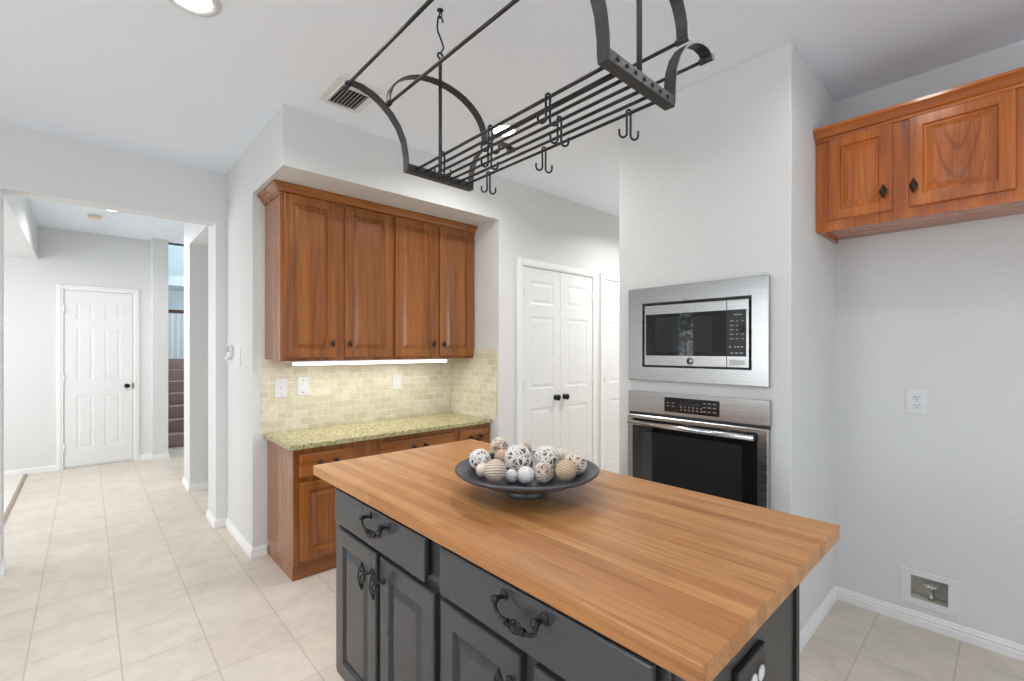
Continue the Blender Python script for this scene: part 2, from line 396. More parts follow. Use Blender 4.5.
struct(MB().box(0.617, 0.782, 7.45, 7.75, 0, H, 0.004).build('wall_hall_column', M['wall_smooth']))
# stairwell
struct(MB().box(-0.5, 4.0, 11.6, 11.75, 0, 4.6).build('wall_stair_far', M['blue_wall']))
struct(MB().box(0.68, 0.782, 7.75, 11.6, 0, 4.6).build('wall_stair_left', M['blue_wall']))
struct(MB().box(0.782, 3.4, 7.62, 7.75, H, 4.6).build('wall_stair_header', M['blue_wall']))
struct(MB().box(0.79, 3.3, 10.6, 11.6, 2.62, 2.80).build('trim_landing_beam', M['blue_wall']))

def wall_with_windows(name, along, c0, c1, a0, a1, zt, wins):
    """wall box with rectangular holes; along='y' means x in c0..c1"""
    mb = MB()
    def bx(a, b_, z0, z1):
        if b_-a < 1e-4 or z1-z0 < 1e-4: return
        if along == 'y': mb.box(c0, c1, a, b_, z0, z1)
        else: mb.box(a, b_, c0, c1, z0, z1)
    cur = a0
    for w0, w1, z0, z1 in sorted(wins):
        bx(cur, w0, 0, zt); bx(w0, w1, 0, z0); bx(w0, w1, z1, zt); cur = w1
    bx(cur, a1, 0, zt)
    struct(mb.build(name, M['wall_smooth']))
win_n = [0]
def window(along, c, a0, a1, z0, z1, cols):
    win_n[0] += 1
    root = struct_root('window_%d' % win_n[0], (0, 0, 0))
    mb = MB(); f = 0.05
    def bx(m, a, b_, p, q, d0, d1):
        if along == 'y': m.box(c+d0, c+d1, a, b_, p, q)
        else: m.box(a, b_, c+d0, c+d1, p, q)
    for a, b_, p, q in ((a0, a0+f, z0, z1), (a1-f, a1, z0, z1), (a0, a1, z0, z0+f), (a0, a1, z1-f, z1)): bx(mb, a, b_, p, q, -.03, .03)
    for i in range(1, cols): x = a0+(a1-a0)*i/cols; bx(mb, x-.02, x+.02, z0, z1, -.025, .025)
    bx(mb, a0, a1, (z0+z1)/2-.02, (z0+z1)/2+.02, -.025, .025)
    mb.build('window_frame', M['white'], root)
    g = MB(); bx(g, a0+f, a1-f, z0+f, z1-f, -.003, .003); g.build('window_pane', M['glass_win'], root)
wall_with_windows('wall_left', 'y', -2.95, -2.8, -2.75, 4.31, H, [(1.05, 2.15, 0.75, 2.35), (3.60, 3.96, 0.95, 2.25), (-0.75, 0.65, 0.75, 2.35)])
window('y', -2.88, 1.05, 2.15, 0.75, 2.35, 2); window('y', -2.88, 3.60, 3.96, 0.95, 2.25, 1); window('y', -2.88, -0.75, 0.65, 0.75, 2.35, 2)
wall_with_windows('wall_rear', 'x', -2.75, -2.6, -2.95, 3.3, H, [(-1.0, 2.2, 0.5, 2.45)])
window('x', -2.68, -1.0, 2.2, 0.5, 2.45, 4)
wall_with_windows('wall_hall_side', 'y', -2.95, -2.8, 4.45, 7.617, H, [(5.35, 7.05, 0.7, 2.46)])
window('y', -2.88, 5.35, 7.05, 0.7, 2.46, 2)
wall_with_windows('wall_stair_right', 'y', 3.2, 3.35, 7.75, 11.6, 4.6, [(8.6, 10.6, 1.5, 3.9)])
window('y', 3.28, 8.6, 10.6, 1.5, 3.9, 2)
wall_with_windows('wall_passage_end', 'y', 3.2, 3.3, 4.62, 5.585, 2.485, [(4.8, 5.4, 0.8, 2.0)])
window('y', 3.25, 4.8, 5.4, 0.8, 2.0, 1)
struct(MB().box(3.3, 3.45, 5.95, 7.75, 0, H).build('wall_stair_hall_side', M['blue_wall']))

# leafy shrub outside the narrow window
sh = thing('shrub', 'green leafy shrub outside the narrow left kitchen window', 'shrub', (-4.0, 4.35, 0))
rs = random.Random(7); mb = MB()
for k in range(420):
    p = Vector((rs.gauss(0, .22), rs.gauss(0, .22), 1.95+rs.gauss(0, .25)))
    u = Vector((rs.gauss(0, 1), rs.gauss(0, 1), rs.gauss(0, 1))).normalized()*.05; v = u.orthogonal().normalized()*.022
    mb.quad([p-u, p+v, p+u, p-v])
mb.build('foliage', plain('leaf_green', lin(70, 120, 50), 0.5), sh)
mb = MB(); mb.tube([(0, 0, 0), (.03, .02, .8), (0, 0, 1.6)], [.03, .024, .012], 8); mb.build('stem', M['hand_rail'], sh)

# backsplash tiles: back and side
struct(MB().box(0.885, 2.486, 3.505, 3.517, 0.845, 1.37).build('wall_backsplash_back', M['tile']))
struct(MB().box(2.474, 2.487, 2.865, 3.505, 0.845, 1.437).build('wall_backsplash_side', M['tile_side']))

# baseboards
BS = [(0, 0), (0.014, 0), (0.014, 0.034), (0.009, 0.037), (0.009, 0.041), (0.012, 0.045), (0.012, 0.050), (0.007, 0.054), (0.007, 0.058), (0.004, 0.068), (0, 0.070)]
def baseboard(name, *paths):
    """each path runs along the wall foot with the room on its left; corners are mitred"""
    mb = MB()
    for path in paths:
        P = [Vector(p) for p in path]; loops = []
        ns = [Vector((-(b-a).y, (b-a).x)).normalized() for a, b in zip(P, P[1:])]
        for k, p in enumerate(P):
            n0 = ns[max(k-1, 0)]; n1 = ns[min(k, len(ns)-1)]
            d = (n0+n1)/(1+n0.dot(n1))
            loops.append([(p.x+d.x*o, p.y+d.y*o, z) for o, z in BS])
        mb.loft(loops, True, True)
    struct(mb.build(name, M['white']))
baseboard('baseboard_right', [(3.16, -2.6), (3.16, 0.683), (2.384, 0.683)])
baseboard('baseboard_hall_right', [(0.921, 3.516), (0.833, 3.516), (0.833, 4.304), (0.757, 4.304), (0.757, 4.62), (3.2, 4.62)])
baseboard('baseboard_passage', [(3.2, 5.585), (0.757, 5.585), (0.757, 5.95), (3.2, 5.95)])
baseboard('baseboard_hall_left', [(-0.397, 4.45), (-0.397, 4.304), (-2.8, 4.304)])
baseboard('baseboard_hall_far', [(-0.262, 7.617), (-2.8, 7.617)], [(0.782, 7.75), (0.782, 7.45), (0.617, 7.45), (0.617, 7.617), (0.497, 7.617)])
baseboard('baseboard_pantry', [(2.685, 2.85), (2.486, 2.85), (2.486, 2.984)])

# ------------------------------------------------------------------ white panel doors
def casing(root, w, h, cw=0.06, t=0.018):
    for i, (a, b_) in enumerate(((-cw, 0), (w, w+cw))):
        mb = MB(); mb.box(a, b_, -t, 0.0, 0, h+cw, 0.004); mb.box(a+cw*.2, b_-cw*.35, -t-.004, 0.0, 0, h+cw*.8, 0.003)
        mb.build('door_casing', M['white'], root)
    mb = MB(); mb.box(0, w, -t, 0.0, h, h+cw, 0.004); mb.box(-cw*.2, w+cw*.2, -t-.004, 0.0, h+cw*.2, h+cw*.65, 0.003)
    mb.build('door_casing', M['white'], root)
def door_knob(root, x, z, y, mat):
    mb = MB(); mb.lathe([(0.0, 0.0), (0.027, 0.0), (0.027, -0.005), (0.022, -0.008), (0.012, -0.010), (0.012, -0.020), (0.022, -0.026), (0.028, -0.034), (0.028, -0.042), (0.020, -0.049), (0.0, -0.052)], 24, (x, y, z), 'Y')
    return mb.build('door_knob', mat, root)
def hinge(root, x, z, y):
    mb = MB(); mb.tube([(x, y-.004, z-.045), (x, y-.004, z+.045)], 0.006, 8); mb.box(x-.012, x+.012, y-.002, y+.002, z-.045, z+.045)
    mb.build('hinge', M['white'], root)
# far hall door: six panels
root = struct_root('door_1', (-0.202, 7.617, 0))
w, h = 0.638, 2.135
casing(root, w, h)
px = [(0.110, 0.262), (0.364, 0.515)]
pz = [(0.24, 0.87), (1.06, 1.68), (1.79, 1.99)]
MB().slab(0.006, w-0.006, 0.022, h-0.006, -0.010, 0.009, [(a, b_, c_, d) for a, b_ in px for c_, d in pz], [(i*.8, y*.75) for i, y in DOOR6], 0.002).build('door_leaf', M['door_white'], root)
door_knob(root, 0.575, 0.965, -0.010, M['black_knob'])
mb = MB(); mb.box(w-0.006, w+0.004, -0.022, -0.008, 0.93, 1.0); mb.build('strike_plate', M['black_knob'], root)
for z in (0.25, 1.08, 1.90): hinge(root, 0.004, z, -0.014)
# double closet doors
root = struct_root('door_2', (2.748, 2.85, 0))
w, h = 0.978, 2.15
casing(root, w, h, 0.062)
pz = [(0.24, 0.905), (1.075, 1.715), (1.825, 2.03)]
for a in (0.006, w/2+0.0015):
    MB().slab(a, a+w/2-0.0075, 0.015, h-0.010, -0.010, 0.009, [(a+0.085, a+w/2-0.095, c_, d) for c_, d in pz], DOOR6, 0.002).build('door_leaf', M['door_white'], root)
door_knob(root, w/2-0.066, 0.985, -0.010, M['black_knob']); door_knob(root, w/2+0.058, 0.985, -0.010, M['black_knob'])
for x in (0.004, w-0.004):
    for z in (0.25, 1.13, 1.94): hinge(root, x, z, -0.014)
# the next door, half hidden by the oven wall
root = struct_root('door_3', (3.915, 2.85, 0))
w = 0.71
casing(root, w, h, 0.058)
MB().slab(0.006, w-0.006, 0.015, h-0.010, -0.010, 0.009, [(a, b_, c_, d) for a, b_ in ((0.10, 0.30), (0.41, 0.61)) for c_, d in pz], DOOR6, 0.002).build('door_leaf', M['door_white'], root)
for z in (0.25, 1.13, 1.94): hinge(root, 0.004, z, -0.014)
door_knob(root, w-0.065, 0.985, -0.010, M['black_knob'])

# hall floor: threshold strip and the pale floor beyond it
struct(MB().box(-2.8, -0.525, 4.46, 7.60, -0.01, 0.006).build('floor_side_room', M['bare']))
struct(MB().box(-0.525, -0.495, 4.46, 7.60, -0.01, 0.009, 0.003).build('trim_threshold', M['strip']))

# ------------------------------------------------------------------ stairs
st = thing('staircase', 'taupe carpeted stairs climbing behind the hall wall', 'stairs', (0.79, 8.27, 0))
for i in range(7):
    MB().box(0, 2.39, i*0.26, 2.33, i*0.18, (i+1)*0.18, 0.012).build('step', M['carpet'], st)
rl = thing('stair_railing', 'white baluster railing with dark wood handrail above the stairs', 'railing', (0.79, 9.97, 1.26))
MB().box(0, 2.39, -0.03, 0.03, 0.80, 0.86, 0.012).build('handrail', M['hand_rail'], rl)
MB().box(0, 2.39, -0.02, 0.02, 0.0, 0.03, 0.004).build('bottom_rail', M['white'], rl)
bal = None
for i in range(28):
    x = 0.06 + i*0.084
    if bal is None:
        mb = MB(); mb.box(-.014, .014, -.014, .014, 0.03, 0.80, 0.002); bal = mb.build('baluster', M['white'], rl); bal.location = (x, 0, 0)
    else:
        c = bal.copy(); C.objects.link(c); c.parent = rl; c.location = (x, 0, 0)

# ------------------------------------------------------------------ knobs and pulls
def spindle(mb, c, L, r, axis='Z', seg=12):
    """beaded bird-cage spindle of length L"""
    prof = []
    for t, k in ((-.5, 0), (-.49, .3), (-.44, .42), (-.40, .3), (-.36, .38), (-.30, .5), (-.16, .85), (-.06, 1), (.06, 1), (.16, .85), (.30, .5), (.36, .38), (.40, .3), (.44, .42), (.49, .3), (.5, 0)):
        prof.append((k*r, t*L))
    mb.lathe(prof, seg, c, axis)
def cage(mb, c, L, r, axis='Z', n=5, wire=0.0016, twist=0.9):
    """twisted wire cage"""
    c = Vector(c)
    for k in range(n):
        pts = []
        for i in range(11):
            t = i/10; rr = r*(math.sin(PI*t)**0.8)*0.85+0.0008; a = 2*PI*k/n + twist*PI*t; h = (t-.5)*L
            x, y = rr*math.cos(a), rr*math.sin(a)
            pts.append(c + Vector({'Z': (x, y, h), 'X': (h, x, y)}[axis]))
        mb.tube(pts, wire, 5)
def cab_knob(parent, x, z, y, L=0.058, r=0.013):
    mb = MB(); spindle(mb, (x, y-0.026, z), L, r, 'Z', 10)
    mb.lathe([(0.0, 0.0), (0.010, 0.0), (0.010, -0.004), (0.005, -0.006), (0.005, -0.022)], 12, (x, y, z), 'Y')
    return mb.build('knob', M['bronze'], parent)
def bail_pull(parent, x, z, y, wd=0.12, drop=0.034, rad=0.0045):
    mb = MB()
    for s in (-1, 1):
        cx = x+s*wd/2
        mb.lathe([(0.0, 0.0), (0.012, 0.0), (0.013, -0.003), (0.008, -0.006), (0.006, -0.010), (0.006, -0.026), (0.011, -0.029), (0.011, -0.036), (0.006, -0.040), (0, -0.042)], 14, (cx, y, z), 'Y')
    yy = y-0.030
    p = [(-.5, 0), (-.52, -.25), (-.49, -.6), (-.42, -.86), (-.30, -.98), (-.2, -1.0)]
    left = [(x+a*wd, yy, z+b_*drop) for a, b_ in p]; right = [(x-a*wd, yy, z+b_*drop) for a, b_ in p]
    mb.tube(left, rad, 8); mb.tube(right, rad, 8)
    mb.tube([(x-.2*wd, yy, z-drop), (x+.2*wd, yy, z-drop)], rad*.5, 6)
    cage(mb, (x, yy, z-drop), wd*.42, 0.014, 'X', 6, 0.0022)
    for s in (-1, 1): mb.lathe([(0.0, -.004), (rad*1.7, -.003), (rad*1.7, .003), (0, .004)], 10, (x+s*.215*wd, yy, z-drop), 'X')
    return mb.build('pull', M['pewter'], parent)
def cage_pull(parent, x, z, y, L=0.085):
    mb = MB()
    mb.lathe([(0.0, 0.0), (0.011, 0.0), (0.012, -0.003), (0.006, -0.007), (0.0045, -0.012), (0.0045, -0.034)], 12, (x, y, z), 'Y')
    cage(mb, (x, y-0.038, z), L, 0.014, 'Z', 6, 0.0021)
    for s in (-1, 1): mb.lathe([(0.0, -.008), (.005, -.004), (.0055, 0), (.004, .005), (0, .009)], 10, (x, y-.038, z+s*L/2), 'Z')
    return mb.build('pull', M['pewter'], parent)

# ------------------------------------------------------------------ niche: upper cabinets
yF = 3.174
def cab_door(parent, name, x0, x1, z0, z1, y, t, mats, rail=0.055, edge=0.005, prof=CAB):
    return MB().slab(x0, x1, z0, z1, y, t, [(x0+rail, x1-rail, z0+rail, z1-rail)], prof, edge, 1).build(name, mats, parent)
for k, (xa, xb, doors, lab) in enumerate((
        (0.909, 1.70, ((0.931, 1.263, 'R'), (1.329, 1.687, 'L')), 'oak wall cabinet with two tall doors, left one over the granite counter'),
        (1.70, 2.484, ((1.718, 2.078, 'R'), (2.120, 2.462, 'L')), 'oak wall cabinet with two tall doors, right one over the granite counter'))):
    c = thing('wall_cabinet', lab, 'cabinet', (0, 0, 0), 0, 'oak wall cabinets in the niche')
    mb = MB(); mb.box(xa, xb, yF+.018, 3.514, 1.362, 2.455); mb.box(xa, xb, yF, yF+.0185, 1.350, 2.455, 0.0015)
    mb.build('cabinet_body', M['oak'], c)
    for x0, x1, side in doors:
        d = cab_door(c, 'door', x0, x1, 1.372, 2.435, yF-.020, .020, [M['oak'], M['oak']])
        kx = x1-.028 if side == 'R' else x0+.028
        cab_knob(d, kx, 1.468, yF-.020)
# crown moulding along the cabinet tops, with its return on the left
CR = [(0.0, 2.425), (0.008, 2.425), (0.010, 2.437), (0.020, 2.443), (0.028, 2.462), (0.044, 2.474), (0.050, 2.478), (0.050, 2.492), (0.0, 2.492)]
mb = MB()
def mitre(mb, secs):
    mb.loft(secs, True, True)
xl, xr = 0.909, 2.4855
loops = [[(xl-o, 3.514, z) for o, z in CR], [(xl-o, yF-o, z) for o, z in CR], [(xr, yF-o, z) for o, z in CR]]
mb.loft(loops, True, True)
tag(mb.build('crown_moulding', M['oak_h']), 'stepped oak crown moulding along the tops of the niche wall cabinets', 'crown moulding')

# ------------------------------------------------------------------ niche: base cabinets and granite top
yB = 2.962
units = ((0.922, 1.388, (0.957, 1.298), 0.30, (0.959, 1.298), 'oak base cabinet at the open left end of the granite counter'),
         (1.390, 2.138, (1.479, 2.111), 0.62, (1.479, 2.111), 'wide oak base cabinet in the middle below the granite counter'),
         (2.140, 2.484, (2.167, 2.462), 0.26, (2.167, 2.462), 'narrow oak base cabinet at the wall end of the granite counter'))
for xa, xb, dr, dw, dd, lab in units:
    c = thing('base_cabinet', lab, 'cabinet', (0, 0, 0), 0, 'oak base cabinets in the niche')
    mb = MB(); mb.box(xa, xb, yB+.018, 3.50, 0.10, 0.812); mb.box(xa, xb, yB, yB+.0185, 0.10, 0.812, 0.0015)
    mb.build('cabinet_body', [M['oak']], c)
    MB().box(xa+(.006 if xa < 1 else 0), xb, yB+.03, 3.50, 0.0, 0.10).build('toe_kick', M['oak_h'], c)
    d = MB().slab(dr[0], dr[1], 0.640, 0.782, yB-.018, .018, [], CAB, 0.010).build('drawer_front', M['oak_h'], c)
    bail_pull(d, (dr[0]+dr[1])/2 - (0.05 if 1.4 < xa < 2 else 0), 0.722, yB-.018, 0.10, 0.026, 0.005)
    ds = [dd] if dd[1]-dd[0] < 0.4 else [(dd[0], (dd[0]+dd[1])/2-.004), ((dd[0]+dd[1])/2+.004, dd[1])]
    for x0, x1 in ds:
        e = cab_door(c, 'door', x0, x1, 0.125, 0.607, yB-.020, .020, [M['oak'], M['oak']])
        cab_knob(e, x1-.028, 0.55, yB-.020)
mb = MB(); mb.box(0.896, 2.4855, 2.928, 3.504, 0.816, 0.848, 0.006, 3)
tag(mb.build('granite_countertop', M['granite']), 'speckled yellow-beige granite countertop on the oak base cabinets', 'countertop')

# under-cabinet light
u = thing('under_cabinet_light', 'lit white strip light fixed under the niche wall cabinets', 'light', (1.62, 3.25, 1.362))
MB().box(-.645, .645, -.03, .05, -.024, 0.0, 0.003).build('housing', M['plate'], u)
MB().box(-.600, .608, -.036, .044, -.043, -.022, 0.006).build('diffuser', M['lamp_tube'], u)
a = area('strip_lamp', (1.62, 3.25, 1.312), (0, 0, 0), 1.2, 0.06, 2.7, (1.0, 1.0, 0.95)); 

# wall plates on the backsplash
def plate(name, lab, cat, loc, rotz, w=0.082, h=0.132, kind='rocker', group=None):
    t = thing(name, lab, cat, loc, rotz, group)
    MB().box(-w/2, w/2, -0.007, 0, -h/2, h/2, 0.003).build('cover_plate', M['plate'], t)
    if kind == 'toggle':
        mb = MB(); mb.box(-.006, .006, -.0085, -.006, -.013, .013, .001); mb.box(-.0045, .0045, -.020, -.008, -.002, .010, .0015); mb.build('toggle', M['plate'], t)
    if kind in ('toggle', 'blank'):
        for s in (-1, 1):
            mb = MB(); mb.lathe([(0, 0), (.0042, 0), (.0042, -.0016), (0, -.002)], 10, (0, -.0068, s*h*.33), 'Y'); mb.build('screw', M['metal_valve'] if kind == 'toggle' else M['vent_dark'], t)
    if kind == 'blank':
        MB().box(-.018, .018, -.009, -.006, -.035, .035, .001).build('rocker', M['plate'], t)
    if kind == 'outlet':
        for s in (-1, 1):
            mb = MB(); mb.lathe([(0, 0), (.017, 0), (.017, -.003), (.015, -.0035), (0, -.0035)], 20, (0, -.0065, s*.021), 'Y'); rc = mb.build('receptacle', M['plate'], t)
            mb = MB()
            for dx, hh in ((-.0065, .009), (.0065, .007)): mb.box(dx-.0013, dx+.0013, -.0106, -.0095, s*.021+.003-hh/2, s*.021+.003+hh/2)
            mb.lathe([(0, 0), (.0028, 0), (.0028, -.001), (0, -.001)], 8, (0, -.0096, s*.021-.009), 'Y')
            mb.build('slots', M['vent_dark'], rc)
        mb = MB(); mb.lathe([(0, 0), (.003, 0), (.003, -.0016), (0, -.002)], 10, (0, -.0068, 0), 'Y'); mb.build('screw', M['metal_valve'], t)
    if kind == 'rocker':
        MB().box(-.017, .017, -.0095, -.006, -.034, .034, .002).build('rocker', M['plate'], t)
    return t
plate('light_switch', 'white toggle switch plate on the tiles, nearest the cabinet left end', 'light switch', (1.010, 3.505, 1.153), 0, kind='toggle')
plate('wall_plate', 'white wall plate with two dark screws, second from the left on the backsplash', 'wall plate', (1.161, 3.505, 1.158), 0, kind='blank')
plate('light_switch', 'white rocker switch plate alone near the right end of the backsplash', 'light switch', (1.918, 3.505, 1.155), 0, kind='rocker')
plate('wall_outlet', 'white outlet with two receptacles on the empty nook wall', 'outlet', (3.16, 0.326, 1.158), W, 0.086, 0.130, 'outlet')
# thermostat pair on the narrow wall left of the niche
t = thing('thermostat', 'small grey and white control box on the wall end beside the hall opening', 'thermostat', (0.833, 4.13, 1.405), W)
mb = MB(); mb.box(-.06, .06, -.026, 0, -.035, .055, .004); mb.build('control_body', M['plate'], t)
MB().box(-.045, .045, -.0285, -.025, .0, .045, .001).build('screen', M['keys'], t)
MB().box(-.065, .0, -.036, 0, -.058, -.028, .004).build('lower_cover', M['plate'], t)
plate('wall_plate', 'white blank plate on the wall between thermostat and niche corner', 'wall plate', (0.833, 3.885, 1.372), W, 0.10, 0.135, 'rocker')

# ------------------------------------------------------------------ kitchen island (front faces -x)
isl = thing('kitchen_island', 'charcoal painted kitchen island with raised panel doors and iron pulls', 'kitchen island', (0.765, 1.16, 0), W)
# local x = 1.16 - world y ; local y = world x - 0.765
mb = MB(); mb.box(-.75, .75, 0.018, 0.665, 0.10, 0.871); mb.box(-.75, .75, 0.0, 0.0185, 0.10, 0.871, 0.001)
mb.build('cabinet_body', M['paint'], isl)
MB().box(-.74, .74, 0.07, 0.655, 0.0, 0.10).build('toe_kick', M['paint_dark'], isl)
MB().box(.75, .762, 0.012, 0.640, 0.0, 0.871).build('end_panel', M['paint_end'], isl)
MB().box(.75, .770, 0.6405, 0.668, 0.0, 0.871, 0.002).build('corner_post', M['paint_dark'], isl)
for x0, x1, pc in ((-.69, -.02, -.305), (.06, .73, .405)):
    mb = MB(); mb.slab(x0, x1, 0.735, 0.866, -.030, .014, [], CAB, 0.004); mb.box(x0+.012, x1-.012, -.016, 0.0, 0.745, 0.860)
    d = mb.build('drawer_front', M['paint'], isl)
    bail_pull(d, pc, 0.842, -.030, 0.132, 0.036, 0.005)
for x0, x1, side in ((-.69, -.344, 1), (-.315, .019, -1), (.054, .382, 1), (.429, .73, -1)):
    d = cab_door(isl, 'door', x0, x1, 0.125, 0.715, -.024, .024, [M['paint'], M['paint']], 0.062, 0.006)
    cage_pull(d, x1-.030 if side > 0 else x0+.030, 0.640, -.024)
# outlet on the near end panel (local +x faces the viewer's end)
o = MB(); 
for_yz = (0.765,)
o.box(.762, .776, 0.232, 0.392, 0.640, 0.752, 0.005); pl = o.build('outlet_plate', M['black'], isl)
for s in (-1, 1):
    mb = MB(); mb.lathe([(0, 0), (.017, 0), (.017, .004), (.015, .005), (0, .005)], 20, (.7758, 0.335+s*.0215, 0.697), 'X'); mb.build('receptacle', M['plate'], pl)

# butcher block top (its own thing)
mb = MB(); mb.box(0.738, 1.622, 0.338, 2.100, 0.872, 0.914, 0.004, 2)
tag(mb.build('butcher_block_top', M['butcher']), 'thick honey brown butcher block top of the island', 'countertop')

# ------------------------------------------------------------------ bowl and balls
BC = (1.160, 1.178, 0.914)
bw = thing('serving_bowl', 'wide shallow slate-grey footed bowl on the butcher block top', 'bowl', BC)
outer = [(0.080, 0.027), (0.120, 0.033), (0.170, 0.047), (0.215, 0.066), (0.245, 0.078), (0.2555, 0.086), (0.257, 0.092), (0.252, 0.095)]
inner = [(0.243, 0.090), (0.215, 0.075), (0.170, 0.055), (0.120, 0.041), (0.06, 0.034), (0.0, 0.033)]
MB().lathe([(0, 0.026)] + outer + inner, 72).build('bowl_body', M['bowl'], bw)
MB().lathe([(0, 0.0), (0.078, 0.0), (0.080, 0.004), (0.076, 0.0285), (0, 0.0285)], 48).build('foot', M['bowl'], bw)
def bowl_h(r):
    pts = inner[::-1]
    for (a, h0), (b_, h1) in zip(pts, pts[1:]):
        if r <= b_: return h0 + (h1-h0)*(r-a)/(b_-a)
    return 0.095
rnd = random.Random(4)
def lattice(name, mat, R_, loops, wire, seed):
    """ball woven from many thin vine rings, great and small"""
    rn = random.Random(seed); mb = MB()
    for i in range(loops):
        y = 1-2*(i+.5)/loops; a = i*2.39996; q = math.sqrt(1-y*y)
        ax = (Vector((q*math.cos(a), q*math.sin(a), y)) + Vector((rn.gauss(0, .15), rn.gauss(0, .15), rn.gauss(0, .15)))).normalized()
        u = ax.orthogonal().normalized(); v = ax.cross(u)
        off = rn.uniform(.12, .85)*R_; rr = math.sqrt(R_*R_-off*off); ph = rn.uniform(0, 6.28); lay = 1-rn.uniform(0, .07)
        pts = [((u*math.cos(t)+v*math.sin(t))*rr*(1+.08*math.sin(2*t+ph)) + ax*off).normalized()*R_*lay for t in (2*PI*k/18 for k in range(18))]
        mb.tube(pts, wire, 5, True)
    return mb
def ribbed(R_, n):
    prof = []
    for k in range(n*6+1):
        t = PI*k/(n*6); d = 1 - 0.035*(1 if k % 6 == 0 else (.35 if k % 6 in (1, 5) else 0))
        prof.append((R_*d*math.sin(t), -R_*d*math.cos(t)))
    mb = MB(); mb.lathe(prof, 28)
    for f in mb.bm.faces:
        t = math.acos(max(-1, min(1, -f.calc_center_median().z/R_)))*n*6/PI
        f.material_index = 1 if (t % 6) < 1 or (t % 6) > 5 else 0
    return mb
def ball_mesh(kind, R_, seed):
    if kind == 'white': return lattice('b', None, R_*.96, 30, R_*.047, seed), M['rattan_white']
    if kind == 'cream': return lattice('b', None, R_*.96, 30, R_*.047, seed), M['rattan_cream']
    if kind == 'ribbed_beige': return ribbed(R_, 13), [M['ball_beige'], M['ball_groove']]
    if kind == 'ribbed_tan': return ribbed(R_, 13), [M['ball_tan'], M['ball_groove']]
    mb = MB(); bmesh.ops.create_icosphere(mb.bm, subdivisions=4, radius=R_)
    rn = random.Random(seed)
    for v in mb.bm.verts: v.co *= 1+rn.uniform(-.02, .02)
    for f in mb.bm.faces: f.smooth = True
    return mb, M['ball_white'] if kind == 'pitted' else (M['rattan_cream'] if kind == 'smooth' else M['ball_tan'])
BALLS = (
 ('white', 1.0740, 1.3374, 1.0188, 0.0413, 'white lattice ball at the far left end of the bowl'),
 ('cream', 1.2224, 1.3964, 1.0371, 0.0379, 'cream woven ball highest at the back left of the bowl'),
 ('smooth', 1.0433, 1.2826, 0.9953, 0.0253, 'small plain cream ball squeezed behind the beige ribbed ball'),
 ('ribbed_beige', 1.0459, 1.2173, 1.0050, 0.0403, 'beige ribbed ball at the front left of the bowl'),
 ('white', 1.1942, 1.2590, 1.0170, 0.0532, 'large white lattice ball left of the bowl centre'),
 ('white', 1.2785, 1.1897, 1.0144, 0.0512, 'large white lattice ball right of the bowl centre'),
 ('pitted', 1.1241, 1.2189, 0.9723, 0.0244, 'small white pitted ball beside the beige ribbed ball'),
 ('pitted', 1.1462, 1.1687, 0.9819, 0.0308, 'white pitted ball at the front middle of the bowl'),
 ('cream', 1.2069, 1.1373, 0.9854, 0.0372, 'cream woven ball in front of the large white lattice balls'),
 ('ribbed_tan', 1.2169, 1.0415, 1.0110, 0.0367, 'tan ribbed ball at the front right of the bowl'),
 ('cream', 1.2929, 1.0633, 1.0170, 0.0420, 'cream lattice ball at the far right end of the bowl'),
 ('cream', 1.3052, 1.3371, 1.0239, 0.0305, 'small cream woven ball peeking out behind the large white balls'),
 ('tan', 1.1900, 1.3430, 1.0070, 0.0312, 'plain tan ball behind the left large white ball'),
 ('smooth', 1.3591, 1.1825, 1.0137, 0.0293, 'small plain cream ball at the back right of the bowl'))
for n, (kind, x, y, z, r, lab) in enumerate(BALLS):
    mb, mt = ball_mesh(kind, r, 10+n)
    o = mb.build('decorative_ball', mt, None, (x, y, z), (rnd.uniform(-.5, .5), rnd.uniform(-.4, .4), rnd.uniform(0, 6)) if kind in ('white', 'cream') else ((0.35, 0.25, 0.4) if 'tan' in kind else (-0.25, 0.3, 0.2)))
    tag(o, lab, 'ball', 'decorative balls in the grey bowl')
    if kind in ('white', 'cream'):
        mb = MB(); bmesh.ops.create_icosphere(mb.bm, subdivisions=3, radius=r*.72)  # added inner ball whose tan colour paints shade in the lattice gaps
        for f in mb.bm.faces: f.smooth = True
        mb.build('gap_shade', M['ball_gap_shade'], o)

# ------------------------------------------------------------------ microwave and wall oven (local x = -world y, -y out of the wall)
mw = thing('microwave', 'built-in stainless steel microwave with wide trim frame above the oven', 'microwave', (2.384, 1.1545, 1.515), W)
x0, x1, z0, z1 = -.383, .383, -.266, .266
gx0, gx1, gz0, gz1 = -.288, .308, -.188, .176
mb = MB()
rings = []
def fr(i0, y, inner=False):
    a, b_, c_, d_ = (gx0, gx1, gz0, gz1) if inner else (x0, x1, z0, z1)
    return [(a+i0, y, c_+i0), (b_-i0, y, c_+i0), (b_-i0, y, d_-i0), (a+i0, y, d_-i0)]
mb.loft([fr(0, 0), fr(0, -.020), fr(.003, -.024), fr(0, -.024, True), fr(0, 0, True)], True, False)
mb.build('trim_frame', M['steel'], mw)
MB().box(gx0, gx1, -.004, 0, gz0, gz1).build('recess', M['black'], mw)  # flat black plate standing in for the shaded gap inside the trim
MB().box(-.272, .189, -.028, -.004, -.178, .160, .003).build('microwave_door', M['steel'], mw)
MB().box(.191, .296, -.028, -.004, -.178, .160, .003).build('control_side', M['steel'], mw)
MB().box(-.262, .189, -.0300, -.027, -.122, .110, .001).build('door_glass', M['glass_black'], mw)
MB().box(-.205, .115, -.0306, -.0295, -.103, .090, .0004).build('window', M['glass_grey'], mw)
cp = MB().box(.191, .285, -.0300, -.027, -.122, .110, .001).build('control_panel', M['panel_black'], mw)
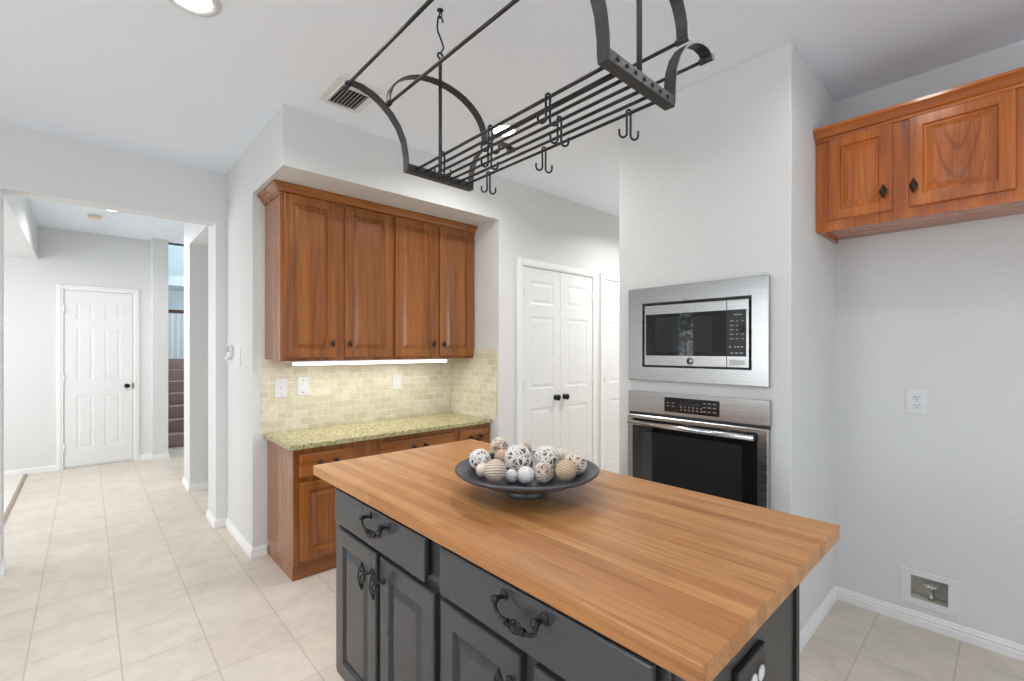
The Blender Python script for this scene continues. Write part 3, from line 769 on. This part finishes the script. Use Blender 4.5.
def key(panel, a, b_, y, z0, z1): MB().box(a, b_, y-.0003, y+.0003, z0, z1).build('key', M['keys'], panel)
for r in range(5):
    zz = .052 - r*.022
    for q in range(3):
        xx = .207 + q*.026 + (.004 if q else 0)
        if r == 1 and q == 2 or r == 2 and q == 2: continue
        key(cp, xx, xx+(.018 if q == 0 else .010), -.0301, zz, zz+.004)
for xx in (.203, .228, .243, .260): key(cp, xx, xx+.010, -.0301, -.078, -.071)
for xx in (.210, .233, .256): key(cp, xx, xx+.014, -.0301, -.108, -.102)
MB().box(.226, .266, -.0304, -.0298, .082, .087).build('clock_display', M['keys'], cp)
mb = MB(); mb.lathe([(0, 0), (.013, 0), (.013, -.010), (.011, -.012), (0, -.012)], 20, (.262, -.0298, .012), 'Y'); mb.build('dial', M['black'], cp)
MB().box(.203, .283, -.0300, -.027, -.165, -.139, .001).build('release_button', M['steel_bright'], mw)
# round monogram badge: ring with two looped script strokes
mb = MB()
mb.lathe([(0, 0), (.0165, 0), (.0165, -.0015), (0, -.0015)], 28, (.0, -.0278, -.150), 'Y', 0)
mb.tube([(.0165*math.cos(t), -.0296, -.150+.0165*math.sin(t)) for t in (2*PI*k/28 for k in range(28))], .0016, 6, True, 1)
for s in (-1, 1):
    pts = []
    for k in range(22):
        t = k/21; a = PI*.55 + t*2.1*PI
        rr = .0085*(1-.55*t)
        pts.append((s*.0030 + rr*math.cos(a)*.75, -.0296, -.150+s*.0008 + rr*math.sin(a)))
    mb.tube(pts, .0009, 5, False, 1)
mb.build('badge', [M['steel_bright'], M['vent_dark']], mw)

ov = thing('wall_oven', 'built-in stainless steel wall oven with black glass door below the microwave', 'oven', (2.384, 1.151, 0.46), W)
x0, x1 = -.385, .385
MB().box(x0, x1, -.026, 0, .604, .726, .004).build('control_fascia', M['steel'], ov)
dsp = MB().box(-.150, .151, -.030, -.024, .624, .704, .006, 3).build('display_panel', M['glass_black'], ov)
for xx in (-.135, -.105):
    for zz in (.672, .655): key(dsp, xx, xx+.014, -.0301, zz, zz+.004)
for q in range(6):
    for zz in (.655, .640): key(dsp, -.055+q*.022, -.047+q*.022, -.0301, zz, zz+.005)
for q in range(3):
    for zz in (.684, .664, .642): key(dsp, .068+q*.026, .084+q*.026, -.0301, zz, zz+.004)
MB().box(-.06, .05, -.0303, -.0295, .664, .684).build('clock_window', M['glass_grey'], dsp)
MB().box(x0+.004, x1-.004, -.020, 0, .585, .604).build('door_gap', M['black'], ov)
# door: steel frame with glass set in
dx0, dx1, dz0, dz1 = x0+.002, x1-.004, 0.02, .590
ax0, ax1, az0, az1 = -.347, .335, .10, .570
mb = MB()
R1 = [(dx0, 0, dz0), (dx1, 0, dz0), (dx1, 0, dz1), (dx0, 0, dz1)]
def off(r, y, i=0): return [(r[0][0]+i, y, r[0][2]+i), (r[1][0]-i, y, r[1][2]+i), (r[2][0]-i, y, r[2][2]-i), (r[3][0]+i, y, r[3][2]-i)]
R2 = [(ax0, 0, az0), (ax1, 0, az0), (ax1, 0, az1), (ax0, 0, az1)]
mb.loft([off(R1, 0), off(R1, -.034), off(R1, -.038, .004), off(R2, -.038), off(R2, -.030)], True, False)
mb.build('oven_door', M['steel'], ov)
MB().box(ax0, ax1, -.036, -.004, az0, az1).build('door_glass', M['glass_black'], ov)
MB().box(-.285, .265, -.0364, -.035, .16, .500).build('oven_window', M['glass_grey'], ov)
hd = MB().tube([(-.352, -.074, .548), (.332, -.074, .548)], .0135, 16).build('handle', M['steel_bright'], ov)
for s in (-.340, .320):
    MB().box(s-.012, s+.012, -.076, -.034, .537, .559, .004).build('handle_bracket', M['black'], hd)
MB().box(x0, x1, -.020, 0, 0.0, .018, .002).build('bottom_trim', M['steel'], ov)

# ------------------------------------------------------------------ wall cabinet over the nook (local x = .69 - world y)
rc = thing('wall_cabinet', 'bright orange oak wall cabinet with crown over the empty nook', 'cabinet', (2.772, 0.682, 0), W)
mb = MB()
L = 1.10
mb.box(0.018, L, 0.019, .386, 2.060, 2.50); mb.box(0.002, L, 0, .019, 2.030, 2.50)
mb.box(0.002, 0.018, 0.019, .386, 2.034, 2.50)
mb.build('cabinet_body', M['oak_right'], rc)
MB().box(0.018, L, 0.019, .386, 2.052, 2.0598).build('bottom_panel', M['oak_right_h'], rc)
for a, b_, side in ((.058, .311, 'R'), (.368, .700, 'L'), (.732, 1.07, 'R')):
    d = MB().slab(a, b_, 2.078, 2.486, -.020, .020, [(a+.048, b_-.048, 2.126, 2.440)], CAB, .006, 1).build('door', [M['oak_right'], M['oak_cath']], rc)
    cab_knob(d, b_-.030 if side == 'R' else a+.020, 2.166, -.020, .062, .015)
CR2 = [(0.0, 2.486), (0.010, 2.486), (0.012, 2.498), (0.022, 2.504), (0.032, 2.522), (0.044, 2.532), (0.050, 2.535), (0.050, 2.548), (0.0, 2.548)]
mb = MB(); mb.loft([[(0.002, -o, z) for o, z in CR2], [(L, -o, z) for o, z in CR2]], True, True); mb.build('crown', M['oak_right_h'], rc)

# ------------------------------------------------------------------ water supply box in the nook wall
wb = thing('water_supply_box', 'white framed recessed water valve box low in the nook wall', 'valve box', (3.16, 0.279, 0.192), W)
mb = MB()
ro = lambda y, i=0: [(-.113+i, y, -.092+i), (.113-i, y, -.092+i), (.113-i, y, .092-i), (-.113+i, y, .092-i)]
ri = lambda y: [(-.071, y, -.053), (.071, y, -.053), (.071, y, .063), (-.071, y, .063)]
mb.loft([ro(0), ro(-.004), ro(-.006, .002), ri(-.006), ri(0.0)], True, False); mb.build('frame', M['plate'], wb)
mb = MB()
rows = mb.loft([ri(-.003), ri(.075)], True, False); mb.bm.faces.new(rows[-1]); mb.build('recess', M['box_grey'], wb)
mb = MB(); mb.lathe([(0, -.052), (.013, -.052), (.013, -.030), (.009, -.028), (.009, .0), (.005, .002), (.005, .014), (0, .014)], 14, (.005, .030, 0), 'Z')
mb.tube([(.005, .030, -.010), (.005, .004, -.010)], .008, 10); vl = mb.build('valve', M['metal_valve'], wb)
mb = MB()
for k in range(16):
    a = 2*PI*k/16
n = 40
mb.loft([[(.005+(.024+.003*math.sin(8*2*PI*k/n))*s*math.cos(2*PI*k/n), .030+(.024+.003*math.sin(8*2*PI*k/n))*s*math.sin(2*PI*k/n), z) for k in range(n)] for s, z in ((.9, .012), (1, .014), (1, .021), (.8, .023))], True, True)
mb.build('valve_handle', M['plate'], vl)
for sx in (-.096, .096):
    for sz in (-.076, .076):
        mb = MB(); mb.lathe([(0, 0), (.0035, 0), (.0035, -.001), (0, -.0015)], 8, (sx, -.006, sz), 'Y'); mb.build('screw', M['box_grey'], wb)

# ------------------------------------------------------------------ pot rack over the island (long axis along y)
PX, PY, PZ = 1.088, 1.147, 2.131
pr = thing('pot_rack', 'dark wrought iron pot rack with arched ends hanging over the island', 'pot rack', (PX, PY, PZ))
HL = 0.473
BR = [(.160, .010), (.162, .060), (.172, .114), (.195, .162), (.228, .202), (.266, .232), (.305, .252), (.345, .263), (.380, .264), (.404, .253), (.412, .240)]
AR = [(-.240, .240)]
for k in range(19):
    a = PI*(1-k/18)
    AR.append((.240*math.cos(a), .240+.172*math.sin(a)**.92 if 0 < k < 18 else .240))
AR = AR[1:]
for s in (-1, 1):
    y = s*HL; w0, w1 = y-.018, y+.018
    mb = MB(); mb.box(-.164, .164, y-.016, y+.016, 0.0, .030, .002)
    eb = mb.build('end_bar', M['iron'], pr)
    for k in range(7):
        mb = MB(); mb.lathe([(0, 0), (.006, 0), (.005, s*.003), (0, s*.004)], 8, (-.123+k*.041, y+s*.016, .016), 'Y'); mb.build('screw', M['iron_dark'], eb)
    for q in (-1, 1):
        mb = MB(); mb.band([(q*a, z) for a, z in BR], w0, w1, .005); br = mb.build('side_bracket', M['iron'], pr)
        mb = MB(); mb.tube([(q*.402, y-.022, .246), (q*.402, y+.022, .246)], .011, 10)
        mb.build('bracket_curl', M['iron'], br)
        mb = MB(); mb.tube([(q*.241, y-.021, .236), (q*.241, y+.021, .236)], .010, 10); mb.build('arch_collar', M['iron'], br)
    mb = MB(); mb.band(AR, w0, w1, .005); mb.build('arch', M['iron'], pr)
    # hanger rod: up from the bar through the arch, ending in an eye
    zt = .535
    mb = MB(); mb.tube([(0, y, .028), (0, y, zt-.02)], .0075, 10)
    for z in (.245, .262, .279): mb.lathe([(0, -.008), (.0115, -.005), (.0115, .005), (0, .008)], 10, (0, y, z), 'Z') if s < 0 else None
    eye = [(0.012*math.cos(t), y, zt-.008+.012*math.sin(t)) for t in (2*PI*k/14 for k in range(14))]
    mb.tube(eye, .0045, 6, True)
    mb.build('hanger_rod', M['iron'], pr)
RODX = [-.123+k*.041 for k in range(7)]
for x in RODX: MB().tube([(x, -HL, .015), (x, HL, .015)], .0052, 8).build('grid_rod', M['iron_dark'], pr)
for x, z in ((-.402, .246), (.402, .246), (-.241, .236), (.241, .236)): MB().tube([(x, -HL, z), (x, HL, z)], .0058, 8).build('side_rod', M['iron_dark'], pr)

def s_hook(loc, z_top):
    """S hook between rack eye and ceiling hook"""
    L = z_top
    pts = []
    for k in range(8): a = -PI*.95 + k*(PI*.95+PI*.42)/7; pts.append((.014*math.cos(a)*1.0, 0, .014+.014*math.sin(a)))
    for k in range(1, 6): t = k/6; pts.append((.013-.026*t + .008*math.sin(2*PI*t), 0, .030+(L-.06)*t))
    for k in range(8): a = PI + .2 - k*(PI*1.15)/7; pts.append((.012*math.cos(a), 0, L-.016+.014*math.sin(a)))
    return MB().tube(pts, .0038, 8).build('s_hook', M['iron_dark'], None, loc)
zb = PZ+.535-.014
for y, lab, lab2 in ((PY+HL, 'long black S hook holding the far end of the pot rack', 'ceiling hook holding the far S hook of the pot rack'), (PY-HL, 'long black S hook holding the near end of the pot rack', 'ceiling hook holding the near S hook of the pot rack')):
    o = s_hook((PX, y, zb-.006), H-.020-zb); tag(o, lab, 'hook', 'S hooks of the pot rack')
    ch = thing('ceiling_hook', lab2, 'hook', (PX, y, H), 0, 'ceiling hooks of the pot rack')
    mb = MB(); mb.lathe([(0, 0), (.014, 0), (.012, -.004), (.004, -.006), (0, -.006)], 14); mb.build('rosette', M['iron_dark'], ch)
    mb = MB(); mb.tube([(0, 0, -.004), (0, 0, -.012)] + [(0, .010*math.sin(a), -.022+.010*math.cos(a)) for a in (PI*1.6*k/10 for k in range(1, 11))], .003, 6); mb.build('hook', M['iron_dark'], ch)

# pot hooks: one wire over a rod with two J legs
def pot_hook_mesh():
    h = .078
    pts = []
    for k in range(7): a = PI*1.02 + k*PI*.98/6; pts.append((-.020+.0135*math.cos(a), 0, -h+.0135+.0135*math.sin(a)))
    pts = [(-.0335, 0, -h+.026)] + pts
    pts += [(-.0072, 0, -.012)]
    for k in range(7): a = PI - k*PI/6; pts.append((.0072*math.cos(a), 0, .003+.0072*math.sin(a)))
    pts += [(.0070, 0, -.012)]
    for k in range(7): a = PI*1.02 + k*PI*.98/6; pts.append((.020+.0135*math.cos(a), 0, -h-.008+.0135+.0135*math.sin(a)))
    pts += [(.0335, 0, -h+.020)]
    return MB().tube([(a*.86, b_, c_*.95) for a, b_, c_ in pts], .0035, 8)
hk = None
for i, y, tw, lab in ((0, 1.420, 8, 'small iron pot hook nearest the far end bar of the rack'),
                  (0, 1.148, 0, 'iron pot hook on the left outer rod, first one toward the far end'),
                  (2, 1.249, 6, 'iron pot hook on a middle rod above the lowest far hook'),
                  (6, 1.452, 0, 'iron pot hook hanging lowest, on the right outer rod near the far end'),
                  (0, .893, -4, 'iron pot hook highest on the left outer rod, halfway along the rack'),
                  (3, .958, 6, 'iron pot hook on a middle rod, halfway along the rack'),
                  (6, 1.140, 4, 'iron pot hook on the right outer rod, halfway along the rack'),
                  (6, .787, 0, 'iron pot hook on the right outer rod, nearest the near end bar')):
    loc = (PX+RODX[i], y, PZ+.0172); rot = (0, 0, R(-42+tw))
    if hk is None:
        hk = pot_hook_mesh().build('pot_hook', M['iron_dark'], None, loc, rot); tag(hk, lab, 'hook', 'pot hooks on the rack')
    else: dup(hk, loc, lab, rot)

# ------------------------------------------------------------------ ceiling fittings
vt = thing('ceiling_vent', 'white ceiling air register with dark slots beside the pot rack', 'vent', (1.070, 2.500, H))
mb = MB()
a, b_, c_, d_ = -.128, .128, -.170, .170; ia, ib, ic, id_ = -.072, .092, -.128, .128
ro = lambda z, i=0: [(a+i, c_+i, z), (b_-i, c_+i, z), (b_-i, d_-i, z), (a+i, d_-i, z)]
ri = lambda z: [(ia, ic, z), (ib, ic, z), (ib, id_, z), (ia, id_, z)]
mb.loft([ro(0), ro(-.004), ro(-.012, .014), ri(-.012), ri(-.002)], True, False)
mb.box(ia-.006, ia, ic, id_, -.020, -.010, .001)
mb.build('frame', M['plate'], vt)
MB().box(ia, ib, ic, id_, -.003, -.001).build('duct_shade_sheet', M['vent_dark'], vt)  # dark sheet behind the slats, painting the shade of the duct
sl = None
for k in range(8):
    mb = MB(); x = ia+.012+k*.020
    mb.quad([(x-.006, -.060, -.014), (x+.006, -.060, -.004), (x+.006, id_, -.004), (x-.006, id_, -.014)]); mb.quad([(x-.006, -.060, -.0125), (x-.006, id_, -.0125), (x+.006, id_, -.0025), (x+.006, -.060, -.0025)])
    mb.build('slat', M['plate'], vt)
for k in range(3):
    mb = MB(); y = ic+.010+k*.022; mb.box(ia, ib, y-.006, y+.006, -.012, -.005, .001); mb.build('slat', M['plate'], vt)

def downlight(x, y, lab, power):
    t = thing('recessed_light', lab, 'ceiling light', (x, y, H), 0, 'recessed ceiling lights')
    MB().lathe([(.072, -.001), (.074, -.008), (.086, -.010), (.100, -.006), (.102, 0.0), (.072, 0.0)], 40).build('trim_ring', M['plate'], t)
    MB().lathe([(0, -.004), (.072, -.004), (.072, -.002), (0, -.002)], 32).build('lens', M['lamp'], t)
    l = bpy.data.lights.new('downlight', 'AREA'); l.shape = 'DISK'; l.size = .14; l.energy = power; l.spread = R(150); l.color = (1.0, .995, .985)
    o = bpy.data.objects.new('downlight', l); C.objects.link(o); o.location = (x, y, H-.012)
downlight(0.310, 2.245, 'lit round recessed ceiling light at the top left, before the hall opening', 9)
downlight(1.985, 2.225, 'lit round recessed ceiling light above the far end of the pot rack', 10)
downlight(0.19, 6.18, 'lit round recessed ceiling light in the hall, next to the smoke detector', 15)
for x, y, lab in ((0.31, 0.30, 'unseen recessed ceiling light over the walkway, behind the pot rack'), (1.985, 0.30, 'recessed ceiling light in front of the empty nook'),  # cans beyond the frame, added for overhead light; nook one casts the cabinet shadow
                  (-1.40, 2.245, 'unseen recessed ceiling light near the left kitchen window'), (-1.40, 0.30, 'unseen recessed ceiling light near the rear left window'),
                  (0.31, -1.60, 'unseen recessed ceiling light near the rear window, left one'), (1.985, -1.60, 'unseen recessed ceiling light near the rear window, right one'),
                  (4.10, 1.95, 'unseen recessed light added in front of the pantry doors')):  # added out of view to brighten the pantry alcove
    downlight(x, y, lab, {(1.985, 0.30): 2.6, (1.985, -1.60): 0.6, (0.31, -1.60): 3, (0.31, 0.30): 5, (4.10, 1.95): 27, (-1.40, 2.245): 12}.get((x, y), 6))
sd = thing('smoke_detector', 'small round white smoke detector on the hall ceiling', 'smoke detector', (0.066, 6.60, H))
MB().lathe([(0, 0), (.062, 0), (.062, -.012), (0, -.012)], 32).build('base', M['plate'], sd)
MB().lathe([(0, -.012), (.055, -.012), (.054, -.028), (.045, -.036), (0, -.038)], 32).build('cover', M['rattan_cream'], sd)
